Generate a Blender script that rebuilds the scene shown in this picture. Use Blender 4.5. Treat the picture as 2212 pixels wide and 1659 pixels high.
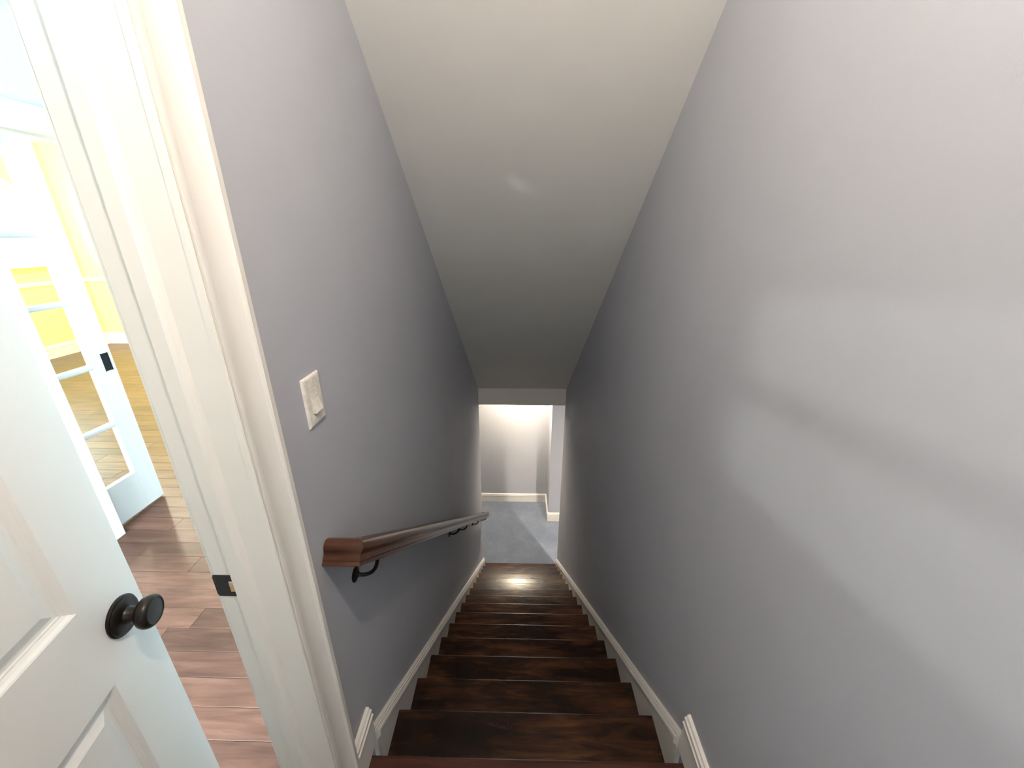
import bpy, bmesh, math, random
from mathutils import Vector, Matrix
random.seed(7)
for o in list(bpy.data.objects): bpy.data.objects.remove(o)
SC = bpy.context.scene
COL = SC.collection

# ------------------------------------------------------------------ camera
XL, XR = -0.491, 0.559          # faces of the stairwell's side walls
CAM_Z = 1.6163
cam_d = bpy.data.cameras.new('camera')
cam = bpy.data.objects.new('camera', cam_d); COL.objects.link(cam)
cam_d.sensor_fit = 'HORIZONTAL'; cam_d.sensor_width = 36.0
cam_d.lens = 850.0 / 2212.0 * 36.0
cam_d.clip_start = 0.02; cam_d.clip_end = 200
pitch, yaw, roll = 0.36636, -0.01969, 0.00132
fw = Vector((math.sin(yaw)*math.cos(pitch), math.cos(yaw)*math.cos(pitch), -math.sin(pitch)))
rt = Vector((math.cos(yaw), -math.sin(yaw), 0.0)); up = rt.cross(fw)
rt, up = math.cos(roll)*rt + math.sin(roll)*up, -math.sin(roll)*rt + math.cos(roll)*up
cam.matrix_world = Matrix(((rt.x, up.x, -fw.x, 0), (rt.y, up.y, -fw.y, 0), (rt.z, up.z, -fw.z, CAM_Z), (0, 0, 0, 1)))
SC.camera = cam

# ------------------------------------------------------------------ sky, sun, daylight, added fills, exposure
SC.view_settings.view_transform = 'Standard'; SC.view_settings.look = 'None'
SC.view_settings.gamma = 1.0; SC.view_settings.use_curve_mapping = False
SC.view_settings.exposure = 1.2
w = bpy.data.worlds.new('sky'); SC.world = w; w.use_nodes = True
w.node_tree.nodes['Background'].inputs[0].default_value = (0.72, 0.86, 1.0, 1)
w.node_tree.nodes['Background'].inputs[1].default_value = 3.0

sun_d = bpy.data.lights.new('sun', 'SUN'); sun_d.energy = 0.62; sun_d.angle = math.radians(1.2); sun_d.color = (1.0, 0.97, 0.88)
sun = bpy.data.objects.new('sun', sun_d); COL.objects.link(sun)
sun.rotation_euler = Vector((1.0, 3.0, -0.36)).to_track_quat('-Z', 'Y').to_euler()

def area(name, loc, direction, sx, sy, power, color):
    d = bpy.data.lights.new(name, 'AREA'); d.shape = 'RECTANGLE'; d.size = sx; d.size_y = sy; d.energy = power; d.color = color
    o = bpy.data.objects.new(name, d); COL.objects.link(o)
    o.location = loc; o.rotation_euler = Vector(direction).to_track_quat('-Z', 'Y').to_euler()
    return o
DAY = (0.80, 0.91, 1.0)
area('fill_hall', (-1.45, -1.95, 1.45), (0, 1, 0), 1.5, 1.9, 270, DAY)  # fill added outside the made-up entry window to brighten the hall
area('daylight_arched_window', (-6.75, 4.88, 1.65), (1, 0, 0), 1.1, 1.1, 30, (0.95, 0.97, 1.0))
area('fill_yellow_room', (-4.4, -0.35, 1.45), (0, 1, 0), 2.0, 1.5, 200, (0.95, 0.97, 1.0))  # fill added outside the made-up near window of the yellow room
area('fill_landing', (0.0, -1.85, 1.56), (0, 1, 0), 0.7, 0.49, 3, DAY)  # weak cool fill added outside the made-up landing window
BULB_W, BULB_STR, DOWN_STR, DOWN2_STR = 0.038, 540.0, 1050.0, 2300.0

# ------------------------------------------------------------------ materials
def new_mat(name):
    m = bpy.data.materials.new(name); m.use_nodes = True
    nt = m.node_tree; b = nt.nodes['Principled BSDF']
    return m, nt, b
def N(nt, t, **kw):
    n = nt.nodes.new(t)
    for k, v in kw.items(): setattr(n, k, v)
    return n
def coords(nt, scale=(1, 1, 1), shift=False):
    tc = N(nt, 'ShaderNodeTexCoord'); mp = N(nt, 'ShaderNodeMapping'); mp.inputs['Scale'].default_value = scale
    if shift:
        oi = N(nt, 'ShaderNodeObjectInfo'); mu = N(nt, 'ShaderNodeMath', operation='MULTIPLY'); mu.inputs[1].default_value = 37.0
        nt.links.new(oi.outputs['Random'], mu.inputs[0])
        ad = N(nt, 'ShaderNodeVectorMath', operation='ADD')
        nt.links.new(tc.outputs['Object'], ad.inputs[0]); nt.links.new(mu.outputs[0], ad.inputs[1])
        nt.links.new(ad.outputs[0], mp.inputs['Vector'])
    else:
        nt.links.new(tc.outputs['Object'], mp.inputs['Vector'])
    return mp.outputs[0]
def noise(nt, vec, scale, detail=3, rough=0.5, dist=0.0):
    n = N(nt, 'ShaderNodeTexNoise'); n.inputs['Scale'].default_value = scale; n.inputs['Detail'].default_value = detail
    n.inputs['Roughness'].default_value = rough; n.inputs['Distortion'].default_value = dist
    nt.links.new(vec, n.inputs['Vector']); return n.outputs['Fac']
def ramp(nt, fac, stops):
    r = N(nt, 'ShaderNodeValToRGB'); e = r.color_ramp.elements
    e[0].position, e[0].color = stops[0][0], (*stops[0][1], 1); e[1].position, e[1].color = stops[-1][0], (*stops[-1][1], 1)
    for p, c in stops[1:-1]:
        x = e.new(p); x.color = (*c, 1)
    nt.links.new(fac, r.inputs[0]); return r.outputs[0]
def bump(nt, b, height, strength, dist):
    n = N(nt, 'ShaderNodeBump'); n.inputs['Strength'].default_value = strength; n.inputs['Distance'].default_value = dist
    nt.links.new(height, n.inputs['Height']); nt.links.new(n.outputs[0], b.inputs['Normal'])
def paint(name, c, rough=0.6, tex=0.12, spec=0.35, scale=260):
    m, nt, b = new_mat(name)
    b.inputs['Roughness'].default_value = rough; b.inputs['Specular IOR Level'].default_value = spec
    v = coords(nt)
    f = noise(nt, v, 3.0, 3)
    col = ramp(nt, f, [(0.3, tuple(x*0.98 for x in c)), (0.7, tuple(min(1, x*1.02) for x in c))])
    nt.links.new(col, b.inputs['Base Color'])
    if tex: bump(nt, b, noise(nt, v, scale, 2), tex, 0.001)
    return m
def plain(name, c, rough=0.4, metal=0.0, spec=0.5):
    m, nt, b = new_mat(name)
    v = coords(nt); f = noise(nt, v, 60, 3)
    col = ramp(nt, f, [(0.35, tuple(x*0.9 for x in c)), (0.65, tuple(min(1, x*1.08) for x in c))])
    nt.links.new(col, b.inputs['Base Color'])
    b.inputs['Roughness'].default_value = rough; b.inputs['Metallic'].default_value = metal; b.inputs['Specular IOR Level'].default_value = spec
    return m
def glow(name, c, s):
    m, nt, b = new_mat(name); b.inputs['Base Color'].default_value = (*c, 1)
    b.inputs['Emission Color'].default_value = (*c, 1); b.inputs['Emission Strength'].default_value = s
    return m
def wood(name, dark, mid, light, stretch, rough=0.35, bmp=0.25, patch=0.6, rib=None, spec=0.5):
    """grain runs along the axis whose stretch value is the smallest"""
    m, nt, b = new_mat(name)
    v = coords(nt, stretch, True)
    g = noise(nt, v, 3.0, 6, 0.62, 0.6)
    col = ramp(nt, g, [(0.28, dark), (0.5, mid), (0.74, light)])
    v2 = coords(nt, tuple(max(1.0, s*0.22) for s in stretch), True)
    p = noise(nt, v2, 2.2, 3, 0.5, 0.4)
    pc = ramp(nt, p, [(0.36, (1-patch,)*3), (0.62, (1.15,)*3)])
    mx = N(nt, 'ShaderNodeMix', data_type='RGBA', blend_type='MULTIPLY'); mx.inputs[0].default_value = 1.0
    nt.links.new(col, mx.inputs[6]); nt.links.new(pc, mx.inputs[7])
    oi = N(nt, 'ShaderNodeObjectInfo'); hv = N(nt, 'ShaderNodeHueSaturation')
    mr = N(nt, 'ShaderNodeMapRange'); mr.inputs['To Min'].default_value = 0.82; mr.inputs['To Max'].default_value = 1.18
    nt.links.new(oi.outputs['Random'], mr.inputs['Value']); nt.links.new(mr.outputs[0], hv.inputs['Value'])
    nt.links.new(mx.outputs[2], hv.inputs['Color']); nt.links.new(hv.outputs[0], b.inputs['Base Color'])
    b.inputs['Roughness'].default_value = rough; b.inputs['Specular IOR Level'].default_value = spec
    h = noise(nt, coords(nt, rib or stretch, True), 2.5, 3)
    ad = N(nt, 'ShaderNodeMath', operation='ADD'); nt.links.new(g, ad.inputs[0]); nt.links.new(h, ad.inputs[1])
    bump(nt, b, ad.outputs[0], bmp, 0.002)
    return m
M_WALL = paint('grey_blue_wall_paint', (0.440, 0.460, 0.510), 0.62)
M_CEIL = paint('warm_white_ceiling_paint', (0.70, 0.69, 0.66), 0.85, 0.15)
M_TRIM = paint('white_trim_paint', (0.80, 0.785, 0.74), 0.35, 0.03, 0.5, 90)
M_DOOR = paint('white_door_paint', (0.80, 0.80, 0.78), 0.38, 0.03, 0.5, 90)
M_HALL = paint('light_blue_hall_paint', (0.62, 0.75, 0.79), 0.62)
M_YEL = paint('yellow_room_paint', (0.85, 0.82, 0.33), 0.62)
M_WHITE = paint('plain_white_paint', (0.8, 0.8, 0.8), 0.7, 0.05)
M_BSMT = paint('basement_wall_paint', (0.46, 0.48, 0.53), 0.62)
M_BRONZE = plain('oil_rubbed_bronze', (0.030, 0.025, 0.022), 0.34, 0.75, 0.5)
M_BLACK = plain('black_hardware', (0.012, 0.012, 0.013), 0.45, 0.3)
M_BLK = plain('black_iron', (0.010, 0.009, 0.008), 0.45, 0.4)
M_PLATE = plain('ivory_plastic', (0.80, 0.77, 0.70), 0.28)
M_BRASS = plain('raw_wood_in_strike_hole', (0.65, 0.42, 0.22), 0.6)
M_TREAD = wood('dark_scraped_tread_wood', (0.012, 0.0065, 0.005), (0.050, 0.022, 0.012), (0.150, 0.062, 0.024), (1.3, 9, 9), 0.26, 0.2, 0.70, (14, 1.2, 1.2), 0.42)
M_LAND = wood('reddish_landing_wood', (0.035, 0.012, 0.008), (0.065, 0.022, 0.013), (0.11, 0.040, 0.022), (1.2, 12, 12), 0.35, 0.2, 0.3)
M_RAIL = wood('handrail_wood', (0.022, 0.008, 0.005), (0.065, 0.025, 0.015), (0.13, 0.055, 0.03), (14, 1.6, 5), 0.26, 0.15, 0.45)
M_PLANK = wood('hall_floor_plank_wood', (0.075, 0.034, 0.024), (0.112, 0.052, 0.037), (0.155, 0.078, 0.056), (1.1, 11, 11), 0.33, 0.10, 0.18, None, 0.22)
M_SUB = plain('subfloor', (0.07, 0.04, 0.03), 0.8)

def carpet():
    m, nt, b = new_mat('blue_carpet_pile')
    v = coords(nt)
    a = noise(nt, v, 2.6, 8, 0.72, 0.15); c = noise(nt, v, 260, 2)
    ad = N(nt, 'ShaderNodeMath', operation='MULTIPLY_ADD'); ad.inputs[1].default_value = 0.25
    nt.links.new(c, ad.inputs[0]); nt.links.new(a, ad.inputs[2])
    col = ramp(nt, ad.outputs[0], [(0.45, (0.130, 0.16, 0.215)), (0.62, (0.160, 0.19, 0.25)), (0.85, (0.225, 0.25, 0.30))])
    nt.links.new(col, b.inputs['Base Color']); b.inputs['Roughness'].default_value = 0.95; b.inputs['Specular IOR Level'].default_value = 0.1
    b.inputs['Sheen Weight'].default_value = 0.25
    bump(nt, b, c, 0.6, 0.004)
    return m
M_CARPET = carpet()
def glass():
    m = bpy.data.materials.new('window_glass'); m.use_nodes = True; nt = m.node_tree
    for n in list(nt.nodes): nt.nodes.remove(n)
    out = N(nt, 'ShaderNodeOutputMaterial'); mx = N(nt, 'ShaderNodeMixShader'); tr = N(nt, 'ShaderNodeBsdfTransparent'); gl = N(nt, 'ShaderNodeBsdfGlossy')
    tr.inputs[0].default_value = (0.95, 0.98, 0.95, 1); gl.inputs['Roughness'].default_value = 0.02
    fr = N(nt, 'ShaderNodeFresnel'); fr.inputs[0].default_value = 1.5
    ge = N(nt, 'ShaderNodeNewGeometry'); iv = N(nt, 'ShaderNodeMath', operation='SUBTRACT'); iv.inputs[0].default_value = 1.0
    mu = N(nt, 'ShaderNodeMath', operation='MULTIPLY'); nt.links.new(ge.outputs['Backfacing'], iv.inputs[1])
    nt.links.new(fr.outputs[0], mu.inputs[0]); nt.links.new(iv.outputs[0], mu.inputs[1]); nt.links.new(mu.outputs[0], mx.inputs[0]); nt.links.new(tr.outputs[0], mx.inputs[1]); nt.links.new(gl.outputs[0], mx.inputs[2]); nt.links.new(mx.outputs[0], out.inputs[0])
    return m
M_GLASS = glass()
M_BULB = glow('warm_lamp_glow', (1.0, 0.85, 0.70), BULB_STR)
M_ROOM = glow('added_room_lamp_glow', (1.0, 0.9, 0.75), 260.0)  # for the lamp added out of view in the yellow room
M_DOWN = glow('downlight_glow', (1.0, 0.83, 0.62), DOWN_STR)
M_DOWN2 = glow('side_downlight_glow', (1.0, 0.86, 0.70), DOWN2_STR)

# ------------------------------------------------------------------ mesh helpers
class MB:
    def __init__(s): s.v = []; s.f = []
    def quadbox(s, c):                      # 8 corners: bottom ring then top ring
        n = len(s.v); s.v += [tuple(p) for p in c]
        s.f += [tuple(n+i for i in q) for q in ((0,3,2,1),(4,5,6,7),(0,1,5,4),(1,2,6,5),(2,3,7,6),(3,0,4,7))]; return s
    def box(s, x0, x1, y0, y1, z0, z1):
        return s.quadbox([(x0,y0,z0),(x1,y0,z0),(x1,y1,z0),(x0,y1,z0),(x0,y0,z1),(x1,y0,z1),(x1,y1,z1),(x0,y1,z1)])
    def prism(s, poly, axis, a0, a1):       # poly in the plane of the two other axes
        n = len(s.v); k = len(poly)
        def P(p, a):
            return (a, p[0], p[1]) if axis == 0 else ((p[0], a, p[1]) if axis == 1 else (p[0], p[1], a))
        s.v += [P(p, a0) for p in poly] + [P(p, a1) for p in poly]
        s.f += [tuple(n+i for i in range(k)), tuple(n+k+i for i in reversed(range(k)))]
        s.f += [(n+i, n+k+i, n+k+(i+1) % k, n+(i+1) % k) for i in range(k)]; return s
    def loft(s, rings, closed=True, caps=True):
        n = len(s.v); k = len(rings[0])
        for r in rings: s.v += [tuple(p) for p in r]
        for j in range(len(rings)-1):
            for i in range(k if closed else k-1):
                s.f.append((n+j*k+i, n+j*k+(i+1) % k, n+(j+1)*k+(i+1) % k, n+(j+1)*k+i))
        if caps: s.f += [tuple(n+i for i in reversed(range(k))), tuple(n+(len(rings)-1)*k+i for i in range(k))]
        return s
    def lathe(s, prof, o, axis, seg=32):    # prof: (radius, height along axis)
        ax = Vector(axis).normalized(); a = ax.orthogonal().normalized(); b = ax.cross(a); o = Vector(o)
        return s.loft([[o+ax*h+(a*math.cos(t*2*math.pi/seg)+b*math.sin(t*2*math.pi/seg))*max(r, 1e-4) for t in range(seg)] for r, h in prof])
    def tube(s, pts, r, seg=12):
        pts = [Vector(p) for p in pts]; rings = []
        ref = Vector((0, 0, 1)) if abs((pts[1]-pts[0]).normalized().z) < 0.9 else Vector((1, 0, 0))
        for i, p in enumerate(pts):
            d = (pts[min(i+1, len(pts)-1)]-pts[max(i-1, 0)]).normalized()
            a = ref-d*ref.dot(d); a.normalize(); b = d.cross(a); rr = r[i] if isinstance(r, (list, tuple)) else r
            rings.append([p+(a*math.cos(t*2*math.pi/seg)+b*math.sin(t*2*math.pi/seg))*rr for t in range(seg)])
        return s.loft(rings)
    def build(s, name, mat, parent=None, smooth=False, bevel=0.0, segs=2):
        me = bpy.data.meshes.new(name); me.from_pydata(s.v, [], s.f); me.materials.append(mat)
        bm = bmesh.new(); bm.from_mesh(me); bmesh.ops.recalc_face_normals(bm, faces=bm.faces)
        if bevel:
            es = [e for e in bm.edges if len(e.link_faces) == 2 and e.calc_face_angle(0) > 0.5]
            bmesh.ops.bevel(bm, geom=es, offset=bevel, segments=segs, affect='EDGES', profile=0.6)
        bm.to_mesh(me); bm.free(); me.update()
        if smooth:
            for p in me.polygons: p.use_smooth = True
            me.set_sharp_from_angle(angle=math.radians(30))
        o = bpy.data.objects.new(name, me); COL.objects.link(o)
        if parent is not None: o.parent = parent; o.matrix_parent_inverse = parent.matrix_world.inverted()
        return o
def tag(o, label=None, cat=None, group=None, kind=None):
    for k, v in (('label', label), ('category', cat), ('group', group), ('kind', kind)):
        if v: o[k] = v
    return o
def empty(name, loc=(0, 0, 0)):
    o = bpy.data.objects.new(name, None); COL.objects.link(o); o.location = loc; o.empty_display_size = 0.1
    o.matrix_world = Matrix.Translation(loc); return o
def st(name, mb, mat, label, cat, **k): return tag(mb.build(name, mat, **k), label, cat, kind='structure')

# ------------------------------------------------------------------ setting: walls, floors, ceilings
RISE, RUN, Y0 = 0.1903, 0.2422, 0.7722
NST = 16; ZB = -NST*RISE                    # basement floor
YW = 4.36                                   # stairwell walls end here
JY0, JY1 = -0.188, 0.600                    # clear door opening
HC = 2.70                                   # upper ceiling height
SLOPE = RISE/RUN

XP = -0.621                                 # hall side of the partition
st('wall_left', MB().box(XP, XL, -1.6, JY0-0.018, 0, HC).box(XP, XL, JY0-0.018, JY1+0.018, 2.05, HC).box(XP, XL, JY1+0.018, YW, -0.0, HC)
   .box(XP, XL, 0.4, YW, ZB, 0.0), M_WALL, 'grey-blue left stairwell wall carrying the switch plate and handrail', 'wall')
st('wall_right', MB().box(XR, XR+0.13, -1.6, YW, ZB, HC), M_WALL, 'blank grey-blue right wall of the stairwell', 'wall')
WX0, WX1, WZ0, WZ1 = -0.35, 0.35, 1.285, 1.83  # made-up opening, sized so the sun throws two patches on the right wall
st('wall_back', MB().box(XP, WX0, -1.73, -1.6, 0, HC).box(WX1, XR+0.13, -1.73, -1.6, 0, HC).box(WX0, WX1, -1.73, -1.6, 0, WZ0).box(WX0, WX1, -1.73, -1.6, WZ1, HC),
   M_WALL, 'grey-blue wall behind the stair landing with an added opening that shapes the sun patches', 'wall')
st('ceiling_stairwell', MB().prism([(-1.6, HC), ((3.3032-HC)/SLOPE, HC), (4.34, 3.3032-4.34*SLOPE), (4.34, -0.3195), (4.46, -0.3195), (4.46, HC+0.1), (-1.6, HC+0.1)], 0, XL, XR),
   M_CEIL, 'off-white stairwell ceiling sloping down parallel to the stairs', 'ceiling')
# basement room
BY, BX = 6.06, 0.515
st('wall_basement_back', MB().box(-3.1, BX, BY, BY+0.1, ZB, -0.32), M_BSMT, 'pale grey wall facing the foot of the stairs under the downlight', 'wall')
st('wall_basement_bump_out', MB().box(BX, 3.6, 5.54, BY+0.1, ZB, -0.32), M_BSMT, 'pale wall corner stepping forward beside the right stairwell wall', 'wall')
st('wall_basement_left', MB().box(-3.1, -3.0, 1.5, BY, ZB, -0.32), M_BSMT, 'pale grey basement wall out of sight to the left', 'wall')
st('wall_basement_right', MB().box(3.5, 3.6, 1.5, 5.54, ZB, -0.32), M_BSMT, 'pale grey basement wall out of sight behind the right stairwell wall', 'wall')
st('wall_basement_front', MB().box(-3.1, XP, 1.4, 1.5, ZB, -0.32).box(XR+0.13, 3.6, 1.4, 1.5, ZB, -0.32), M_BSMT, 'pale grey basement wall beside the lower stair walls', 'wall')
st('ceiling_basement', MB().box(-3.1, XP, 1.4, 4.46, -0.32, -0.22).box(XR+0.13, 3.6, 1.4, 4.46, -0.32, -0.22).box(-3.1, 3.6, 4.46, BY+0.1, -0.32, -0.22)
   .box(XP, XL, 4.36, 4.46, -0.32, -0.22).box(XR, XR+0.13, 4.36, 4.46, -0.32, -0.22), M_WHITE, 'white basement ceiling holding the recessed downlights', 'ceiling')
st('floor_basement', MB().box(-3.1, 3.6, 1.4, BY+0.1, ZB-0.1, ZB), M_CARPET, 'mottled blue carpet at the foot of the stairs', 'floor')
# hall and yellow room
HX, HX2 = -2.275, -2.415
OP0, OP1, OPZ = 1.77, 3.05, 2.055
st('wall_hall', MB().box(HX-0.035, HX, -1.73, OP0-0.02, 0, HC).box(HX2, HX2+0.035, -1.73, OP0-0.02, 0, HC).box(HX2, HX, OP0-0.02, OP1+0.02, OPZ+0.02, HC).box(HX2, HX, OP1+0.02, 4.6, 0, HC),
   M_HALL, 'light blue hall wall around the glazed pocket door opening', 'wall')
st('wall_hall_end', MB().box(HX2, XP, 4.5, 4.6, 0, HC), M_HALL, 'light blue wall closing the far end of the hall', 'wall')
st('wall_hall_entry', MB().box(HX2, -2.2, -1.73, -1.6, 0, HC).box(-0.7, XP, -1.73, -1.6, 0, HC).box(-2.2, -0.7, -1.73, -1.6, 2.4, HC).box(-2.2, -0.7, -1.73, -1.6, 0, 0.5), M_HALL, 'light blue wall at the entry end of the hall with an added window opening for fill light', 'wall')
st('ceiling_hall', MB().box(HX2, XP, -1.73, 4.6, HC, HC+0.1), M_WHITE, 'white ceiling of the hall', 'ceiling')
RX, RY, RY0 = -6.40, 5.86, -0.1
AY0, AY1, AZ0, AZ1 = 4.36, 5.40, 1.22, 1.98  # arched window opening: spring line at AZ1
yc, rad = (AY0+AY1)/2, (AY1-AY0)/2
def arc(r, a0, a1, n, sq=0.55): return [(yc+r*math.cos(a0+(a1-a0)*i/n), AZ1+sq*r*math.sin(a0+(a1-a0)*i/n)) for i in range(n+1)]
mb = MB().box(RX-0.12, RX, RY0, AY0, 0, HC).box(RX-0.12, RX, AY1, RY+0.12, 0, HC).box(RX-0.12, RX, AY0, AY1, 0, AZ0)
a_ = arc(rad, 0, math.pi, 16)
for i in range(16): mb.prism([a_[i], a_[i+1], (a_[i+1][0], HC), (a_[i][0], HC)], 0, RX-0.12, RX)
st('wall_yellow_window', mb, M_YEL, 'yellow wall with the bright arched window seen through the door glass', 'wall')
st('wall_yellow_far', MB().box(RX, HX2, RY, RY+0.12, 0, HC), M_YEL, 'far yellow wall with white chair rail beside the glazed door', 'wall')
st('wall_yellow_near', MB().box(RX-0.12, -5.4, RY0-0.12, RY0, 0, HC).box(-3.4, HX2, RY0-0.12, RY0, 0, HC).box(-5.4, -3.4, RY0-0.12, RY0, 0, 0.7).box(-5.4, -3.4, RY0-0.12, RY0, 2.2, HC),
   M_YEL, 'yellow wall out of sight with an added window opening for fill light', 'wall')
st('wall_yellow_side', MB().box(HX2, HX2+0.1, 4.6, RY+0.12, 0, HC), M_YEL, 'short yellow wall between the hall and the far yellow wall', 'wall')
# yellow face of the hall wall, on the yellow room's side
st('wall_yellow_inner', MB().box(HX2-0.012, HX2, RY0, OP0-0.02, 0, HC).box(HX2-0.012, HX2, OP0-0.02, OP1+0.02, OPZ+0.02, HC).box(HX2-0.012, HX2, OP1+0.02, RY, 0, HC), M_YEL,
   'yellow wall face around the glazed pocket door opening', 'wall')
st('ceiling_yellow_room', MB().box(RX-0.12, HX2, RY0-0.12, RY+0.12, HC, HC+0.1), M_WHITE, 'white ceiling of the yellow room', 'ceiling')

# upper floor: slab with single planks laid across the hall
fl = st('floor', MB().box(RX, XP+0.0, RY0-0.1, RY, -0.20, -0.018).box(HX2, XP, -1.73, RY0-0.1, -0.20, -0.018).box(XP, XL, -1.6, 0.4, -0.2, -0.018).box(XL, XR, -1.6, 0.66, -0.20, -0.018), M_SUB,
        'reddish brown hardwood plank floor of the hall, landing and yellow room', 'floor')
PW = 0.1
def plank_mesh(x0, x1, y0, y1):
    b = 0.0012; g = 0.0006
    x0 += g; x1 -= g; y0 += g; y1 -= g
    return MB().loft([[(x0, y0, -0.018), (x1, y0, -0.018), (x1, y1, -0.018), (x0, y1, -0.018)], [(x0, y0, -b), (x1, y0, -b), (x1, y1, -b), (x0, y1, -b)],
                      [(x0+b, y0+b, 0), (x1-b, y0+b, 0), (x1-b, y1-b, 0), (x0+b, y1-b, 0)]])
far = MB(); npl = 0
rows = int((RY-(-1.7))/PW)+1
for r_ in range(rows):
    y0 = -1.703 + r_*PW; y1 = min(y0+PW, RY)
    xa = RX if y0 >= RY0 else HX; xb = XP if y0 < 4.4 else HX2
    if y1 < RY0 + 0.01: xa = HX
    if JY0 < y0 and y1 < JY1+0.01: xb = XL-0.02
    x = xb
    first = True
    while x > xa+0.02:
        L = random.uniform(0.45, 1.35) if not first else random.uniform(0.2, 1.2)
        first = False
        x2 = max(xa, x-L)
        if x2-xa < 0.15: x2 = xa
        mbp = plank_mesh(x2, x, y0, y1)
        if 0.3 < y0 < 3.4 and x > -3.9 and npl < 190:
            mbp.build('plank', M_PLANK, fl); npl += 1
        else:
            n = len(far.v); far.v += mbp.v; far.f += [tuple(n+i for i in f) for f in mbp.f]
        x = x2
tag(far.build('distant_planks', M_PLANK, fl), kind='stuff')
for i in range(22):                                         # landing planks, up to the nosing board
    y1 = 0.672 - i*PW
    if y1 < -1.55: break
    x = XR
    while x > XL+0.02:
        x2 = max(XL, x-random.uniform(0.5, 1.3))
        plank_mesh(x2, x, max(-1.6, y1-PW), y1).build('plank', M_LAND, fl); x = x2

# ------------------------------------------------------------------ staircase
stair = tag(empty('staircase', (0.034, Y0, 0)), 'straight flight of dark hand-scraped wooden stairs going down to blue carpet', 'stairs')
CX = (XL+XR)/2
def nosed(x0, x1, yb, yf, z):                               # tread with rounded nosing at yf
    t = 0.027; r = t/2
    prof = [(yb, z-t), (yf-r, z-t)] + [(yf-r+r*math.cos(a), z-r+r*math.sin(a)) for a in [(-90+i*22.5)*math.pi/180 for i in range(1, 8)]] + [(yf-r, z), (yb, z)]
    return MB().prism(prof, 0, x0, x1)
o = nosed(XL+0.001, XR-0.001, Y0-0.10, Y0, 0.0).build('landing_nosing', M_LAND, stair, smooth=True)
o['label'] = 'reddish nosing board at the edge of the top landing'
TH = 0.5095
for k in range(1, NST):
    z = -k*RISE; yf = Y0+k*RUN
    nosed(CX-TH, CX+TH, yf-RUN-0.024, yf, z).build('tread', M_TREAD, stair, smooth=True)
for k in range(0, NST):
    z = -k*RISE; yf = Y0+k*RUN-0.025
    MB().box(CX-TH, CX+TH, yf-0.016, yf, z-RISE, z-0.027).build('riser', M_TREAD, stair)

# skirt boards with a moulded cap
def zt(y, off): return -(y-Y0)*SLOPE+off
def skirt(name, side, label):
    xw = XL if side < 0 else XR; s = 1 if side < 0 else -1
    root = empty(name, (xw, 0.82, 0)); tag(root, label, 'skirting board', kind='structure')
    ys, ye = 0.8115, YW-0.001
    def band(o0, o1, d0, d1, y0=ys, nm=None, smooth=False):
        pass
    a, b = sorted((xw, xw+s*0.0148))
    MB().prism([(ys, zt(ys, 0.078)), (ye, zt(ye, 0.078)), (ye, ZB+0.002 if False else zt(ye, -0.16)), (ys+0.02, -0.24), (ys, -0.24)], 0, a, b).build('board', M_TRIM, root)
    # cap profile across the slope: (offset along the wall down from the top, protrusion)
    prof = [(0.000, 0.0), (0.000, 0.010), (0.003, 0.0125), (0.010, 0.0130), (0.012, 0.0165), (0.017, 0.0175), (0.021, 0.0165), (0.026, 0.0195), (0.032, 0.0215), (0.040, 0.0222), (0.043, 0.0190), (0.043, 0.0)]
    n = Vector((0, SLOPE, 1)).normalized()
    def ring(y, ztop, nn): return [(xw+s*d, y-nn.y*q, ztop-nn.z*q) for q, d in prof]
    # mitred turn at the head: bisector between slope normal and +Y (vertical leg faces the camera)
    TOP = 0.095
    e = Vector((0, -1, 0)); bis = (n+e).normalized(); kk = 1/bis.dot(n)
    A = (ys, zt(ys, TOP))
    r0 = [(xw+s*d, ys+q*0.55, -0.012) for q, d in prof]
    r1 = [(xw+s*d, A[0]-bis.y*q*kk*0.0+q*0.55, A[1]-q*1.32+q*0.0-(q*0.55)*0.0) for q, d in prof]
    r2 = ring(ye, zt(ye, TOP), Vector((0, 0, 1.27)))
    MB().loft([r0, r1, r2]).build('cap_moulding', M_TRIM, root, smooth=True)
    return root
skirt('skirting_left', -1, 'white moulded skirting sloping down the left side of the stairs')
skirt('skirting_right', 1, 'white moulded skirting sloping down the right side of the stairs')

# baseboards: profile (protrusion, height)
BH = 0.174
BP = [(0, 0), (0.0145, 0), (0.0145, 0.128), (0.0165, 0.130), (0.0165, 0.136), (0.0140, 0.139), (0.0150, 0.146), (0.0125, 0.150), (0.0120, 0.157), (0.0085, 0.161), (0.0080, 0.169), (0.0045, BH), (0, BH)]
BP = [(0, 0), (0.0145, 0), (0.0145, 0.128), (0.0195, 0.130), (0.0200, 0.138), (0.0165, 0.141), (0.0155, 0.152), (0.0175, 0.154), (0.0175, 0.160), (0.0120, 0.164), (0.0100, 0.171), (0.0060, BH), (0, BH)]
def base_y(mb, x, s, y0, y1, z=0): mb.loft([[(x+s*p, y, z+q) for p, q in BP] for y in (y0, y1)]); return mb
def base_x(mb, y, s, x0, x1, z=0): mb.loft([[(x, y+s*p, z+q) for p, q in BP] for x in (x0, x1)]); return mb
st('baseboard_left', base_y(MB(), XL, 1, 0.694, 0.811), M_TRIM, 'short white baseboard end between door casing and stair skirting', 'baseboard', smooth=True)
st('baseboard_right', base_y(MB(), XR, -1, -1.6, 0.811), M_TRIM, 'white landing baseboard ending at the right stair skirting', 'baseboard', smooth=True)
st('baseboard_back', base_x(MB(), -1.6, 1, XL, XR), M_TRIM, 'white baseboard on the wall behind the landing', 'baseboard', smooth=True)
st('baseboard_basement_back', base_x(MB(), BY, -1, -3.0, BX, ZB), M_TRIM, 'white baseboard under the lit back wall of the basement', 'baseboard', smooth=True)
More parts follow.
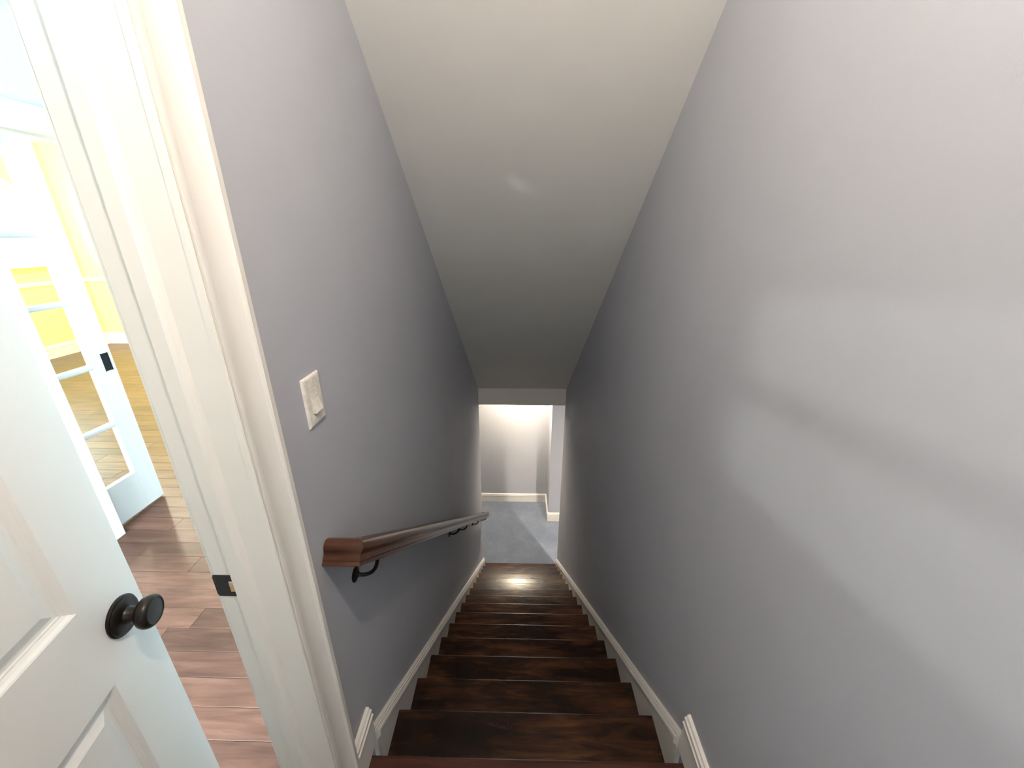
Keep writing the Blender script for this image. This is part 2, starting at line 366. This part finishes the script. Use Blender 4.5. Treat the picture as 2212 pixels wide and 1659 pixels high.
st('baseboard_basement_corner', base_x(base_y(MB(), BX, -1, 5.52, BY, ZB), 5.54, -1, BX-0.015, 3.5, ZB), M_TRIM, 'white baseboard wrapping the stepped basement wall corner', 'baseboard', smooth=True)
st('baseboard_yellow_far', base_x(MB(), RY, -1, RX, HX2), M_TRIM, 'white baseboard along the far yellow wall', 'baseboard', smooth=True)
st('baseboard_yellow_window', base_y(MB(), RX, 1, RY0, RY), M_TRIM, 'white baseboard below the arched window', 'baseboard', smooth=True)
st('baseboard_hall', base_y(base_y(MB(), HX, 1, -1.6, OP0-0.12), HX, 1, OP1+0.12, 4.5), M_TRIM, 'white baseboard along the blue hall wall', 'baseboard', smooth=True)
CRP = [(0, 0), (0.012, 0.002), (0.020, 0.012), (0.018, 0.022), (0.024, 0.032), (0.024, 0.045), (0.012, 0.055), (0, 0.058)]
def crail(mb, axis, c, s, a0, a1, z):
    mb.loft([[((c+s*p, a, z+q) if axis == 1 else (a, c+s*p, z+q)) for p, q in CRP] for a in (a0, a1)]); return mb
st('trim_1', crail(crail(MB(), 0, RY, -1, RX, HX2, 0.94), 1, RX, 1, RY0, RY, 0.94), M_TRIM, 'white chair rail running round the yellow walls', 'trim')

# ------------------------------------------------------------------ door frame of the stair door
df = tag(empty('door_frame', (XL-0.06, 0.6, 0)), 'white moulded casing and jamb of the door at the top of the stairs', 'door frame', kind='structure')
DH = 2.04
CP = [(0.0, 0.0), (0.0, 0.0105), (0.0030, 0.0125), (0.0050, 0.0120), (0.0060, 0.0075), (0.0090, 0.0075), (0.0100, 0.0130), (0.0200, 0.0150), (0.0225, 0.0145), (0.0240, 0.0100), (0.0300, 0.0092), (0.0420, 0.0095), (0.0540, 0.0115),
      (0.0640, 0.0150), (0.0700, 0.0175), (0.0712, 0.0225), (0.0735, 0.0245), (0.0770, 0.0240), (0.0790, 0.0195), (0.0820, 0.0192), (0.0925, 0.0190), (0.0945, 0.0165), (0.0945, 0.0)]
def casing(x, s, y_in0, y_in1, ztop, parent, mat=M_TRIM, z0=0.0):
    out = []
    for yy, d in ((y_in1, 1), (y_in0, -1)):
        out.append(MB().loft([[(x+s*p, yy+d*q, z0) for q, p in CP], [(x+s*p, yy+d*q, ztop+q) for q, p in CP]]).build('casing', mat, parent, smooth=True))
    out.append(MB().loft([[(x+s*p, y_in0-q, ztop+q) for q, p in CP], [(x+s*p, y_in1+q, ztop+q) for q, p in CP]]).build('head_casing', mat, parent, smooth=True))
    return out
casing(XL, 1, JY0+0.002, JY1-0.003, DH-0.003, df)
casing(XP, -1, JY0-0.004, JY1+0.004, DH+0.004, df)
JX0, JX1 = -0.623, XL+0.001
MB().box(JX0, JX1, JY1, JY1+0.0175, 0, DH+0.018).build('strike_jamb', M_TRIM, df, bevel=0.001)
MB().box(JX0, JX1, JY0-0.0175, JY0, 0, DH+0.018).build('hinge_jamb', M_TRIM, df, bevel=0.001)
MB().box(JX0, JX1, JY0, JY1, DH, DH+0.018).build('head_jamb', M_TRIM, df)
MB().prism([(-0.578, JY1), (-0.578, JY1-0.011), (-0.577, JY1-0.012), (-0.552, JY1-0.012), (-0.546, JY1-0.009), (-0.542, JY1-0.004), (-0.540, JY1)], 2, 0, DH).build('stop', M_TRIM, df)
MB().prism([(-0.578, JY0), (-0.578, JY0+0.012), (-0.550, JY0+0.012), (-0.540, JY0)], 2, 0, DH).build('stop', M_TRIM, df)
MB().box(-0.578, -0.540, JY0+0.012, JY1-0.012, DH-0.012, DH).build('stop', M_TRIM, df)
# strike plate: black plate with a lip and a square hole showing raw wood
sx0, sx1, sz0, sz1, hx0, hz0, hz1 = -0.6245, -0.5785, 0.905, 0.962, -0.597, 0.917, 0.946
mb = MB().box(sx0, hx0, JY1-0.0015, JY1, sz0, sz1).box(hx0, sx1, JY1-0.0015, JY1, sz0, hz0).box(hx0, sx1, JY1-0.0015, JY1, hz1, sz1)
mb.box(sx0-0.002, sx0, JY1-0.0015, JY1+0.008, sz0+0.004, sz1-0.004)
sp = mb.build('strike_plate', M_BLACK, df); sp['label'] = 'black latch strike plate'
MB().box(hx0, sx1, JY1-0.0006, JY1-0.0001, hz0, hz1-0.006).build('strike_hole', M_BRASS, sp)

# ------------------------------------------------------------------ door_1: six-panel door, ajar into the hall
def panel_door():
    ang = math.radians(13.0); DW, DT, DZ = 0.782, 0.035, 2.03
    rose = Vector((-0.756, 0.528, 0.933)); s_r = 0.727
    dv = Vector((-math.sin(ang), math.cos(ang), 0)); nv = Vector((math.cos(ang), math.sin(ang), 0))
    org = rose-dv*s_r; org.z = 0
    def W(s, n, z): return org+dv*s+nv*n+Vector((0, 0, z))
    root = tag(empty('door_1', tuple(org)), 'white six-panel door with a dark bronze knob, ajar beside the stairs', 'door', kind='structure')
    cols = [(0.123, 0.3375), (0.4475, 0.662)]; rws = [(0.235, 0.838), (1.017, 1.625), (1.735, 1.915)]
    z0 = 0.010
    def slab(s0, s1, za, zb, nm):
        MB().quadbox([W(s0, -DT, za), W(s1, -DT, za), W(s1, 0, za), W(s0, 0, za), W(s0, -DT, zb), W(s1, -DT, zb), W(s1, 0, zb), W(s0, 0, zb)]).build(nm, M_DOOR, root)
    slab(0, cols[0][0], z0, DZ, 'stile'); slab(cols[1][1], DW, z0, DZ, 'stile')
    slab(cols[0][0], cols[1][1], z0, rws[0][0], 'rail'); slab(cols[0][0], cols[1][1], rws[0][1], rws[1][0], 'rail')
    slab(cols[0][0], cols[1][1], rws[1][1], rws[2][0], 'rail'); slab(cols[0][0], cols[1][1], rws[2][1], DZ, 'rail')
    for r0, r1 in rws: slab(cols[0][1], cols[1][0], r0, r1, 'mullion')
    prof = [(0, 0.0), (0.003, -0.0015), (0.007, -0.0055), (0.012, -0.0085), (0.0145, -0.0088), (0.017, -0.0105), (0.022, -0.0108), (0.026, -0.0098), (0.040, -0.0040), (0.043, -0.0030), (0.045, -0.0030)]
    for c0, c1 in cols:
        for r0, r1 in rws:
            mb = MB()
            for sgn in (0, 1):
                rings = []
                for d, h in prof:
                    n_ = h if sgn == 0 else -DT-h
                    rings.append([W(c0+d, n_, r0+d), W(c1-d, n_, r0+d), W(c1-d, n_, r1-d), W(c0+d, n_, r1-d)])
                n0 = len(mb.v); mb.loft(rings, caps=False)
                k = len(rings)*4
                mb.f.append(tuple(n0+k-4+i for i in range(4)))
            mb.build('panel', M_DOOR, root)
    kn = MB().lathe([(0.038, 0.0), (0.0385, 0.003), (0.0365, 0.005), (0.0345, 0.0055), (0.0345, 0.0075), (0.0315, 0.0095), (0.024, 0.011), (0.0165, 0.0125), (0.0145, 0.016), (0.0135, 0.024)], rose, nv, 40).build('rose', M_BRONZE, root, smooth=True)
    kb = MB().lathe([(0.0135, 0.022), (0.013, 0.027), (0.016, 0.030), (0.023, 0.033), (0.0285, 0.038), (0.0308, 0.044), (0.0305, 0.050), (0.028, 0.0545), (0.0255, 0.0565), (0.0235, 0.0572), (0.0225, 0.0560), (0.012, 0.0565), (0.0001, 0.0568)], rose, nv, 40).build('knob', M_BRONZE, root, smooth=True)
    kb['label'] = kn['label'] = 'oil-rubbed bronze'
    MB().lathe([(0.036, 0.0), (0.034, 0.006), (0.015, 0.012), (0.013, 0.026), (0.028, 0.034), (0.030, 0.046), (0.024, 0.055), (0.001, 0.057)], W(s_r, -DT, 0.933), -nv, 32).build('knob', M_BRONZE, root, smooth=True)
    MB().quadbox([W(DW-0.0005, -DT+0.005, 0.905), W(DW+0.001, -DT+0.005, 0.905), W(DW+0.001, -0.005, 0.905), W(DW-0.0005, -0.005, 0.905),
                  W(DW-0.0005, -DT+0.005, 0.962), W(DW+0.001, -DT+0.005, 0.962), W(DW+0.001, -0.005, 0.962), W(DW-0.0005, -0.005, 0.962)]).build('latch_plate', M_BRONZE, root)
    for hz in (0.25, 1.02, 1.80):
        MB().lathe([(0.006, 0), (0.0065, 0.002), (0.0065, 0.09), (0.006, 0.092)], W(-0.004, -DT-0.004, hz), (0, 0, 1), 12).build('hinge', M_BRONZE, root, smooth=True)
panel_door()

# ------------------------------------------------------------------ door_2: glazed pocket door in the hall wall
def pocket_door():
    X0, X1 = -2.363, -2.330; ya, yb = 1.22, 2.112; zb, zt_ = 0.012, 2.04
    root = tag(empty('door_2', (X1, yb, 0)), 'white glazed pocket door with small panes and a black flush pull', 'door', kind='structure')
    st_w = 0.117; ls, le = ya+st_w, yb-st_w
    B = 0.0015
    MB().box(X0, X1, yb-st_w, yb, zb, zt_).build('stile', M_DOOR, root, bevel=B)
    MB().box(X0, X1, ya, ya+st_w, zb, zt_).build('stile', M_DOOR, root, bevel=B)
    MB().box(X0, X1, ls, le, zb, 0.256).build('bottom_rail', M_DOOR, root, bevel=B)
    MB().box(X0, X1, ls, le, 1.938, zt_).build('top_rail', M_DOOR, root, bevel=B)
    zs = [0.256, 0.583, 0.926, 1.272, 1.606, 1.938]; mz = 0.028
    mid = (ls+le)/2
    for z in zs[1:-1]:
        MB().prism([(X0+0.004, z-mz/2), (X1-0.006, z-mz/2), (X1, z-0.006), (X1, z+0.006), (X1-0.006, z+mz/2), (X0+0.004, z+mz/2)], 1, ls, le).build('muntin', M_DOOR, root)
    MB().box(X0+0.004, X1-0.001, mid-0.012, mid+0.012, 0.256, 1.938).build('muntin', M_DOOR, root)
    for i in range(5):
        for a, b in ((ls, mid-0.012), (mid+0.012, le)):
            z0 = zs[i]+(mz/2 if i else 0); z1 = zs[i+1]-(mz/2 if i < 4 else 0)
            MB().box(-2.3485, -2.3445, a, b, z0, z1).build('pane', M_GLASS, root)
    fp = MB().box(X1, X1+0.002, 2.052, 2.090, 0.885, 0.985).box(X1+0.0015, X1+0.003, 2.050, 2.0535, 0.883, 0.987).box(X1+0.0015, X1+0.003, 2.0885, 2.092, 0.883, 0.987).build('flush_pull', M_BLACK, root)
    fp['label'] = 'black rectangular flush pull'
pocket_door()
pf = tag(empty('door_frame', (HX, OP0, 0)), 'white cased opening around the glazed pocket door in the hall', 'door frame', kind='structure')
def flat_casing(y0, y1, z0, z1, x=HX, s=1): return MB().box(*sorted((x, x+s*0.020)), y0, y1, z0, z1)
flat_casing(OP0-0.105, OP0-0.008, 0, OPZ+0.11).build('casing', M_TRIM, pf, bevel=0.003)
flat_casing(OP1+0.008, OP1+0.105, 0, OPZ+0.11).build('casing', M_TRIM, pf, bevel=0.003)
flat_casing(OP0-0.008, OP1+0.008, OPZ, OPZ+0.11).build('head_casing', M_TRIM, pf, bevel=0.003)
MB().box(HX-0.035, HX, OP0-0.02, OP0-0.002, 0, OPZ).build('split_jamb', M_TRIM, pf)
MB().box(HX2, HX2+0.035, OP0-0.02, OP0-0.002, 0, OPZ).build('split_jamb', M_TRIM, pf)
MB().box(HX2, HX, OP1+0.002, OP1+0.02, 0, OPZ).build('jamb', M_TRIM, pf)
MB().box(HX-0.035, HX, OP0-0.02, OP1+0.02, OPZ, OPZ+0.02).build('head_jamb', M_TRIM, pf)
MB().box(HX2, HX2+0.035, OP0-0.02, OP1+0.02, OPZ, OPZ+0.02).build('head_jamb', M_TRIM, pf)

# ------------------------------------------------------------------ windows
def win(name, label, axis, c, a0, a1, z0, z1, bars_a=(), bars_z=(), s=1, pane=True):
    """frame in a wall opening; axis 0: plane x=c spanned by y; axis 1: plane y=c spanned by x"""
    root = tag(empty(name, ((c, (a0+a1)/2, z0) if axis == 0 else ((a0+a1)/2, c, z0))), label, 'window', kind='structure')
    def bx(aa, ab, za, zb, nm, d0=-0.025, d1=0.025, m=M_TRIM):
        if axis == 0: MB().box(c+d0, c+d1, aa, ab, za, zb).build(nm, m, root)
        else: MB().box(aa, ab, c+d0, c+d1, za, zb).build(nm, m, root)
    f = 0.03
    bx(a0, a0+f, z0, z1, 'frame_side'); bx(a1-f, a1, z0, z1, 'frame_side'); bx(a0+f, a1-f, z0, z0+f, 'frame_sill'); bx(a0+f, a1-f, z1-f, z1, 'frame_head')
    for b in bars_a: bx(b-0.015, b+0.015, z0+f, z1-f, 'mullion')
    for b in bars_z: bx(a0+f, a1-f, b-0.03, b+0.03, 'meeting_rail')
    bx(a0+f, a1-f, z0+f, z1-f, 'pane', -0.002, 0.002, M_GLASS)
    return root
win('added_window_1', 'unseen two-light window added behind the landing to cast patches on the right wall', 1, -1.665, WX0, WX1, WZ0, WZ1, (), (1.568,))  # made up: its rail splits the sunlight into two wall patches
win('added_window_2', 'unseen wide window added at the entry end of the hall to brighten it', 1, -1.665, -2.2, -0.7, 0.5, 2.4, (-1.45,), ())  # made up, lets the hall fill in
win('added_window_3', 'unseen wide window added on the near side of the yellow room to brighten it', 1, RY0-0.06, -5.4, -3.4, 0.7, 2.2, (-4.4,), ())  # made up, lets the yellow room fill in
# arched window
aw = tag(empty('window_4', (RX, yc, AZ0)), 'bright white arched window in the yellow room, seen through the door glass', 'window', kind='structure')
def arch_ring(r_in, r_out, x0, x1, zlo, nm, mat):
    inn = [(yc+r_in, zlo)]+arc(r_in, 0, math.pi, 20)+[(yc-r_in, zlo)]; out = [(yc+r_out, zlo)]+arc(r_out, 0, math.pi, 20)+[(yc-r_out, zlo)]
    mb = MB()
    for i in range(len(inn)-1): mb.prism([inn[i], inn[i+1], out[i+1], out[i]], 0, x0, x1)
    mb.build(nm, mat, aw)
arch_ring(rad-0.045, rad, RX-0.08, RX-0.03, AZ0, 'frame', M_TRIM)
arch_ring(rad, rad+0.09, RX, RX+0.02, AZ0, 'casing', M_TRIM)
MB().box(RX, RX+0.06, AY0-0.12, AY1+0.12, AZ0-0.03, AZ0).box(RX-0.08, RX, AY0, AY1, AZ0-0.03, AZ0+0.04).build('sill', M_TRIM, aw)
MB().box(RX-0.07, RX-0.04, yc-0.02, yc+0.02, AZ0+0.04, AZ1).build('mullion', M_TRIM, aw)
MB().box(RX-0.07, RX-0.04, AY0+0.045, AY1-0.045, AZ1-0.02, AZ1+0.02).build('transom', M_TRIM, aw)
MB().prism([(yc+rad-0.045, AZ0+0.04)]+arc(rad-0.045, 0, math.pi, 20)+[(yc-rad+0.045, AZ0+0.04)], 0, RX-0.057, RX-0.053).build('pane', M_GLASS, aw)

# ------------------------------------------------------------------ handrail on the left wall
def handrail():
    sv = Vector((0, 1, -SLOPE)).normalized(); nv = Vector((0, SLOPE, 1)).normalized(); xv = Vector((1, 0, 0))
    xc = -0.418; yA, zA = 0.7835, 0.849; yE = 4.30
    A = Vector((xc, yA, zA)); E_ = Vector((xc, yE, zA-(yE-yA)*SLOPE))
    root = tag(empty('handrail', (XL, yA, zA)), 'dark reddish wooden handrail along the left stairwell wall', 'handrail')
    # cross-section (a outward, b up), a = 0 at the centre
    half = [(0.0, 0.0325), (0.010, 0.0325), (0.019, 0.0305), (0.0250, 0.0265), (0.0285, 0.0200), (0.0290, 0.0130), (0.0270, 0.0060), (0.0235, 0.0010), (0.0215, -0.0050), (0.0215, -0.0110), (0.0230, -0.0150), (0.0232, -0.0190),
            (0.0215, -0.0215), (0.0225, -0.0260), (0.0225, -0.0310), (0.0200, -0.0325), (0.0, -0.0325)]
    prof = half+[(-a, b) for a, b in reversed(half[1:-1])]
    r_wall = [Vector((XL+0.001, A.y, A.z))-sv*a+nv*b for a, b in prof]         # return: outward is up-slope
    r_mit = [A+xv*a-sv*a+nv*b for a, b in prof]
    r_mitE = [E_+xv*a+sv*a+nv*b for a, b in prof]
    r_wallE = [Vector((XL+0.001, E_.y, E_.z))+sv*a+nv*b for a, b in prof]
    MB().loft([r_mit, r_mitE]).build('rail', M_RAIL, root, smooth=True)
    a_ = MB().loft([r_wall, r_mit]).build('return_end', M_RAIL2, root, smooth=True)
    MB().loft([r_mitE, r_wallE]).build('return_end', M_RAIL2, root, smooth=True)
    for y, z in ((0.894, 0.654), (2.226, -0.385), (2.597, -0.672), (3.378, -1.285), (4.18, -1.905)):
        c = Vector((XL, y, z)); br = MB().lathe([(0.0235, 0.0), (0.0235, 0.003), (0.020, 0.0055), (0.0115, 0.0075), (0.0075, 0.012)], c, (1, 0, 0), 24).build('bracket', M_BLK, root, smooth=True)
        ztop = zA-(y+0.012-yA)*SLOPE-0.0325*math.sqrt(1+SLOPE**2)
        pts = []
        d = ztop-z-0.002
        for i in range(13):
            t = i/12*math.pi/2
            pts.append((XL+0.008+0.062*math.sin(t), y+0.012*i/12, z-0.010*math.sin(2*t)+d*(1-math.cos(t))))
        MB().tube(pts, [0.0058]*13, 10).build('arm', M_BLK, br, smooth=True)
        q = Vector((xc, y+0.012, ztop))
        pl = [q+xv*a+sv*b+nv*n_ for n_ in (-0.004, 0.0002) for a, b in ((-0.012, -0.028), (0.012, -0.028), (0.012, 0.028), (-0.012, 0.028))]
        MB().quadbox(pl).build('saddle', M_BLK, br)
M_RAIL2 = wood('handrail_end_wood', (0.022, 0.007, 0.004), (0.058, 0.022, 0.011), (0.105, 0.045, 0.021), (1.6, 14, 14), 0.3, 0.15, 0.3)
handrail()

# ------------------------------------------------------------------ rocker switch on the left wall
def switch():
    yc_, zc_ = 0.851, 1.246; hw, hh = 0.0385, 0.0610; t = 0.0062
    root = tag(empty('light_switch', (XL, yc_, zc_)), 'white rocker light switch plate on the left wall above the handrail', 'light switch')
    ow, oh = 0.0168, 0.0335
    def R(w_, h_, x): return [(x, yc_-w_, zc_-h_), (x, yc_+w_, zc_-h_), (x, yc_+w_, zc_+h_), (x, yc_-w_, zc_+h_)]
    mb = MB().loft([R(hw, hh, XL), R(hw, hh, XL+0.0015), R(hw-0.0012, hh-0.0012, XL+0.0036), R(hw-0.004, hh-0.004, XL+0.0054), R(hw-0.008, hh-0.008, XL+t), R(ow, oh, XL+t), R(ow, oh, XL+0.003)], caps=False)
    mb.build('cover_plate', M_PLATE, root, smooth=False)
    MB().box(XL+0.001, XL+0.0042, yc_-ow, yc_+ow, zc_-oh, zc_+oh).build('switch_frame', M_PLATE, root)
    a, b = 0.0150, 0.0310
    rk = [(XL+0.004, zc_+b), (XL+0.0062, zc_+b), (XL+0.0072, zc_+0.004), (XL+0.0145, zc_-b+0.003), (XL+0.0125, zc_-b), (XL+0.004, zc_-b)]
    MB().prism([(p[0], p[1]) for p in rk], 1, yc_-a, yc_+a).build('rocker', M_PLATE, root, bevel=0.0008)
    for s in (-1, 1):
        MB().lathe([(0.0032, 0), (0.0030, 0.0007), (0.0001, 0.0010)], (XL+t-0.0002, yc_, zc_+s*0.0483), (1, 0, 0), 16).build('screw', M_PLATE, root, smooth=True)
switch()

# ------------------------------------------------------------------ lamps
def bulb_light():
    x, y = 0.06, 0.13
    root = tag(empty('ceiling_light', (x, y, HC)), 'round warm ceiling lamp over the stair landing', 'ceiling light')
    MB().lathe([(0.165, 0.0), (0.165, -0.016), (0.158, -0.022), (0.022, -0.024), (0.018, -0.034)], (x, y, HC), (0, 0, 1), 40).build('canopy', M_BRONZE, root, smooth=True)  # unseen dark pan, widened to block the lamp's upward light
    R_ = BULB_W
    MB().lathe([(R_*math.sin(i*math.pi/16), -0.034-R_+R_*math.cos(i*math.pi/16)) for i in range(17)], (x, y, HC), (0, 0, 1), 32).build('globe', M_BULB, root, smooth=True)
bulb_light()
def added_room_lamp():  # added lamp hidden by the door head, makes the glossy floor streak
    x, y = -5.22, 4.80
    root = tag(empty('ceiling_light', (x, y, HC)), 'unseen white ceiling lamp added in the yellow room for a streak on the hall floor', 'ceiling light')
    MB().lathe([(0.12, 0.0), (0.12, -0.015), (0.10, -0.022), (0.0001, -0.024)], (x, y, HC), (0, 0, 1), 32).build('canopy', M_WHITE, root, smooth=True)
    MB().lathe([(0.09*math.sin(i*math.pi/16), -0.024-0.05+0.05*math.cos(i*math.pi/16)) for i in range(17)], (x, y, HC), (0, 0, 1), 32).build('globe', M_ROOM, root, smooth=True)
added_room_lamp()
def downlight(x, y, mat, label, r=0.055):
    root = tag(empty('recessed_downlight', (x, y, -0.32)), label, 'downlight', 'recessed downlights in the basement ceiling')
    MB().lathe([(r, -0.001), (r, -0.004), (r+0.018, -0.005), (r+0.022, -0.001)], (x, y, -0.32), (0, 0, 1), 32).build('trim_ring', M_WHITE, root, smooth=True)
    MB().lathe([(r, -0.0005), (r, -0.0025), (0.0001, -0.0030)], (x, y, -0.32), (0, 0, 1), 32).build('lens', mat, root, smooth=True)
downlight(0.0, 5.56, M_DOWN, 'warm recessed downlight close to the lit basement back wall')
downlight(1.45, 2.95, M_DOWN2, 'warm recessed downlight in the basement behind the right stairwell wall')
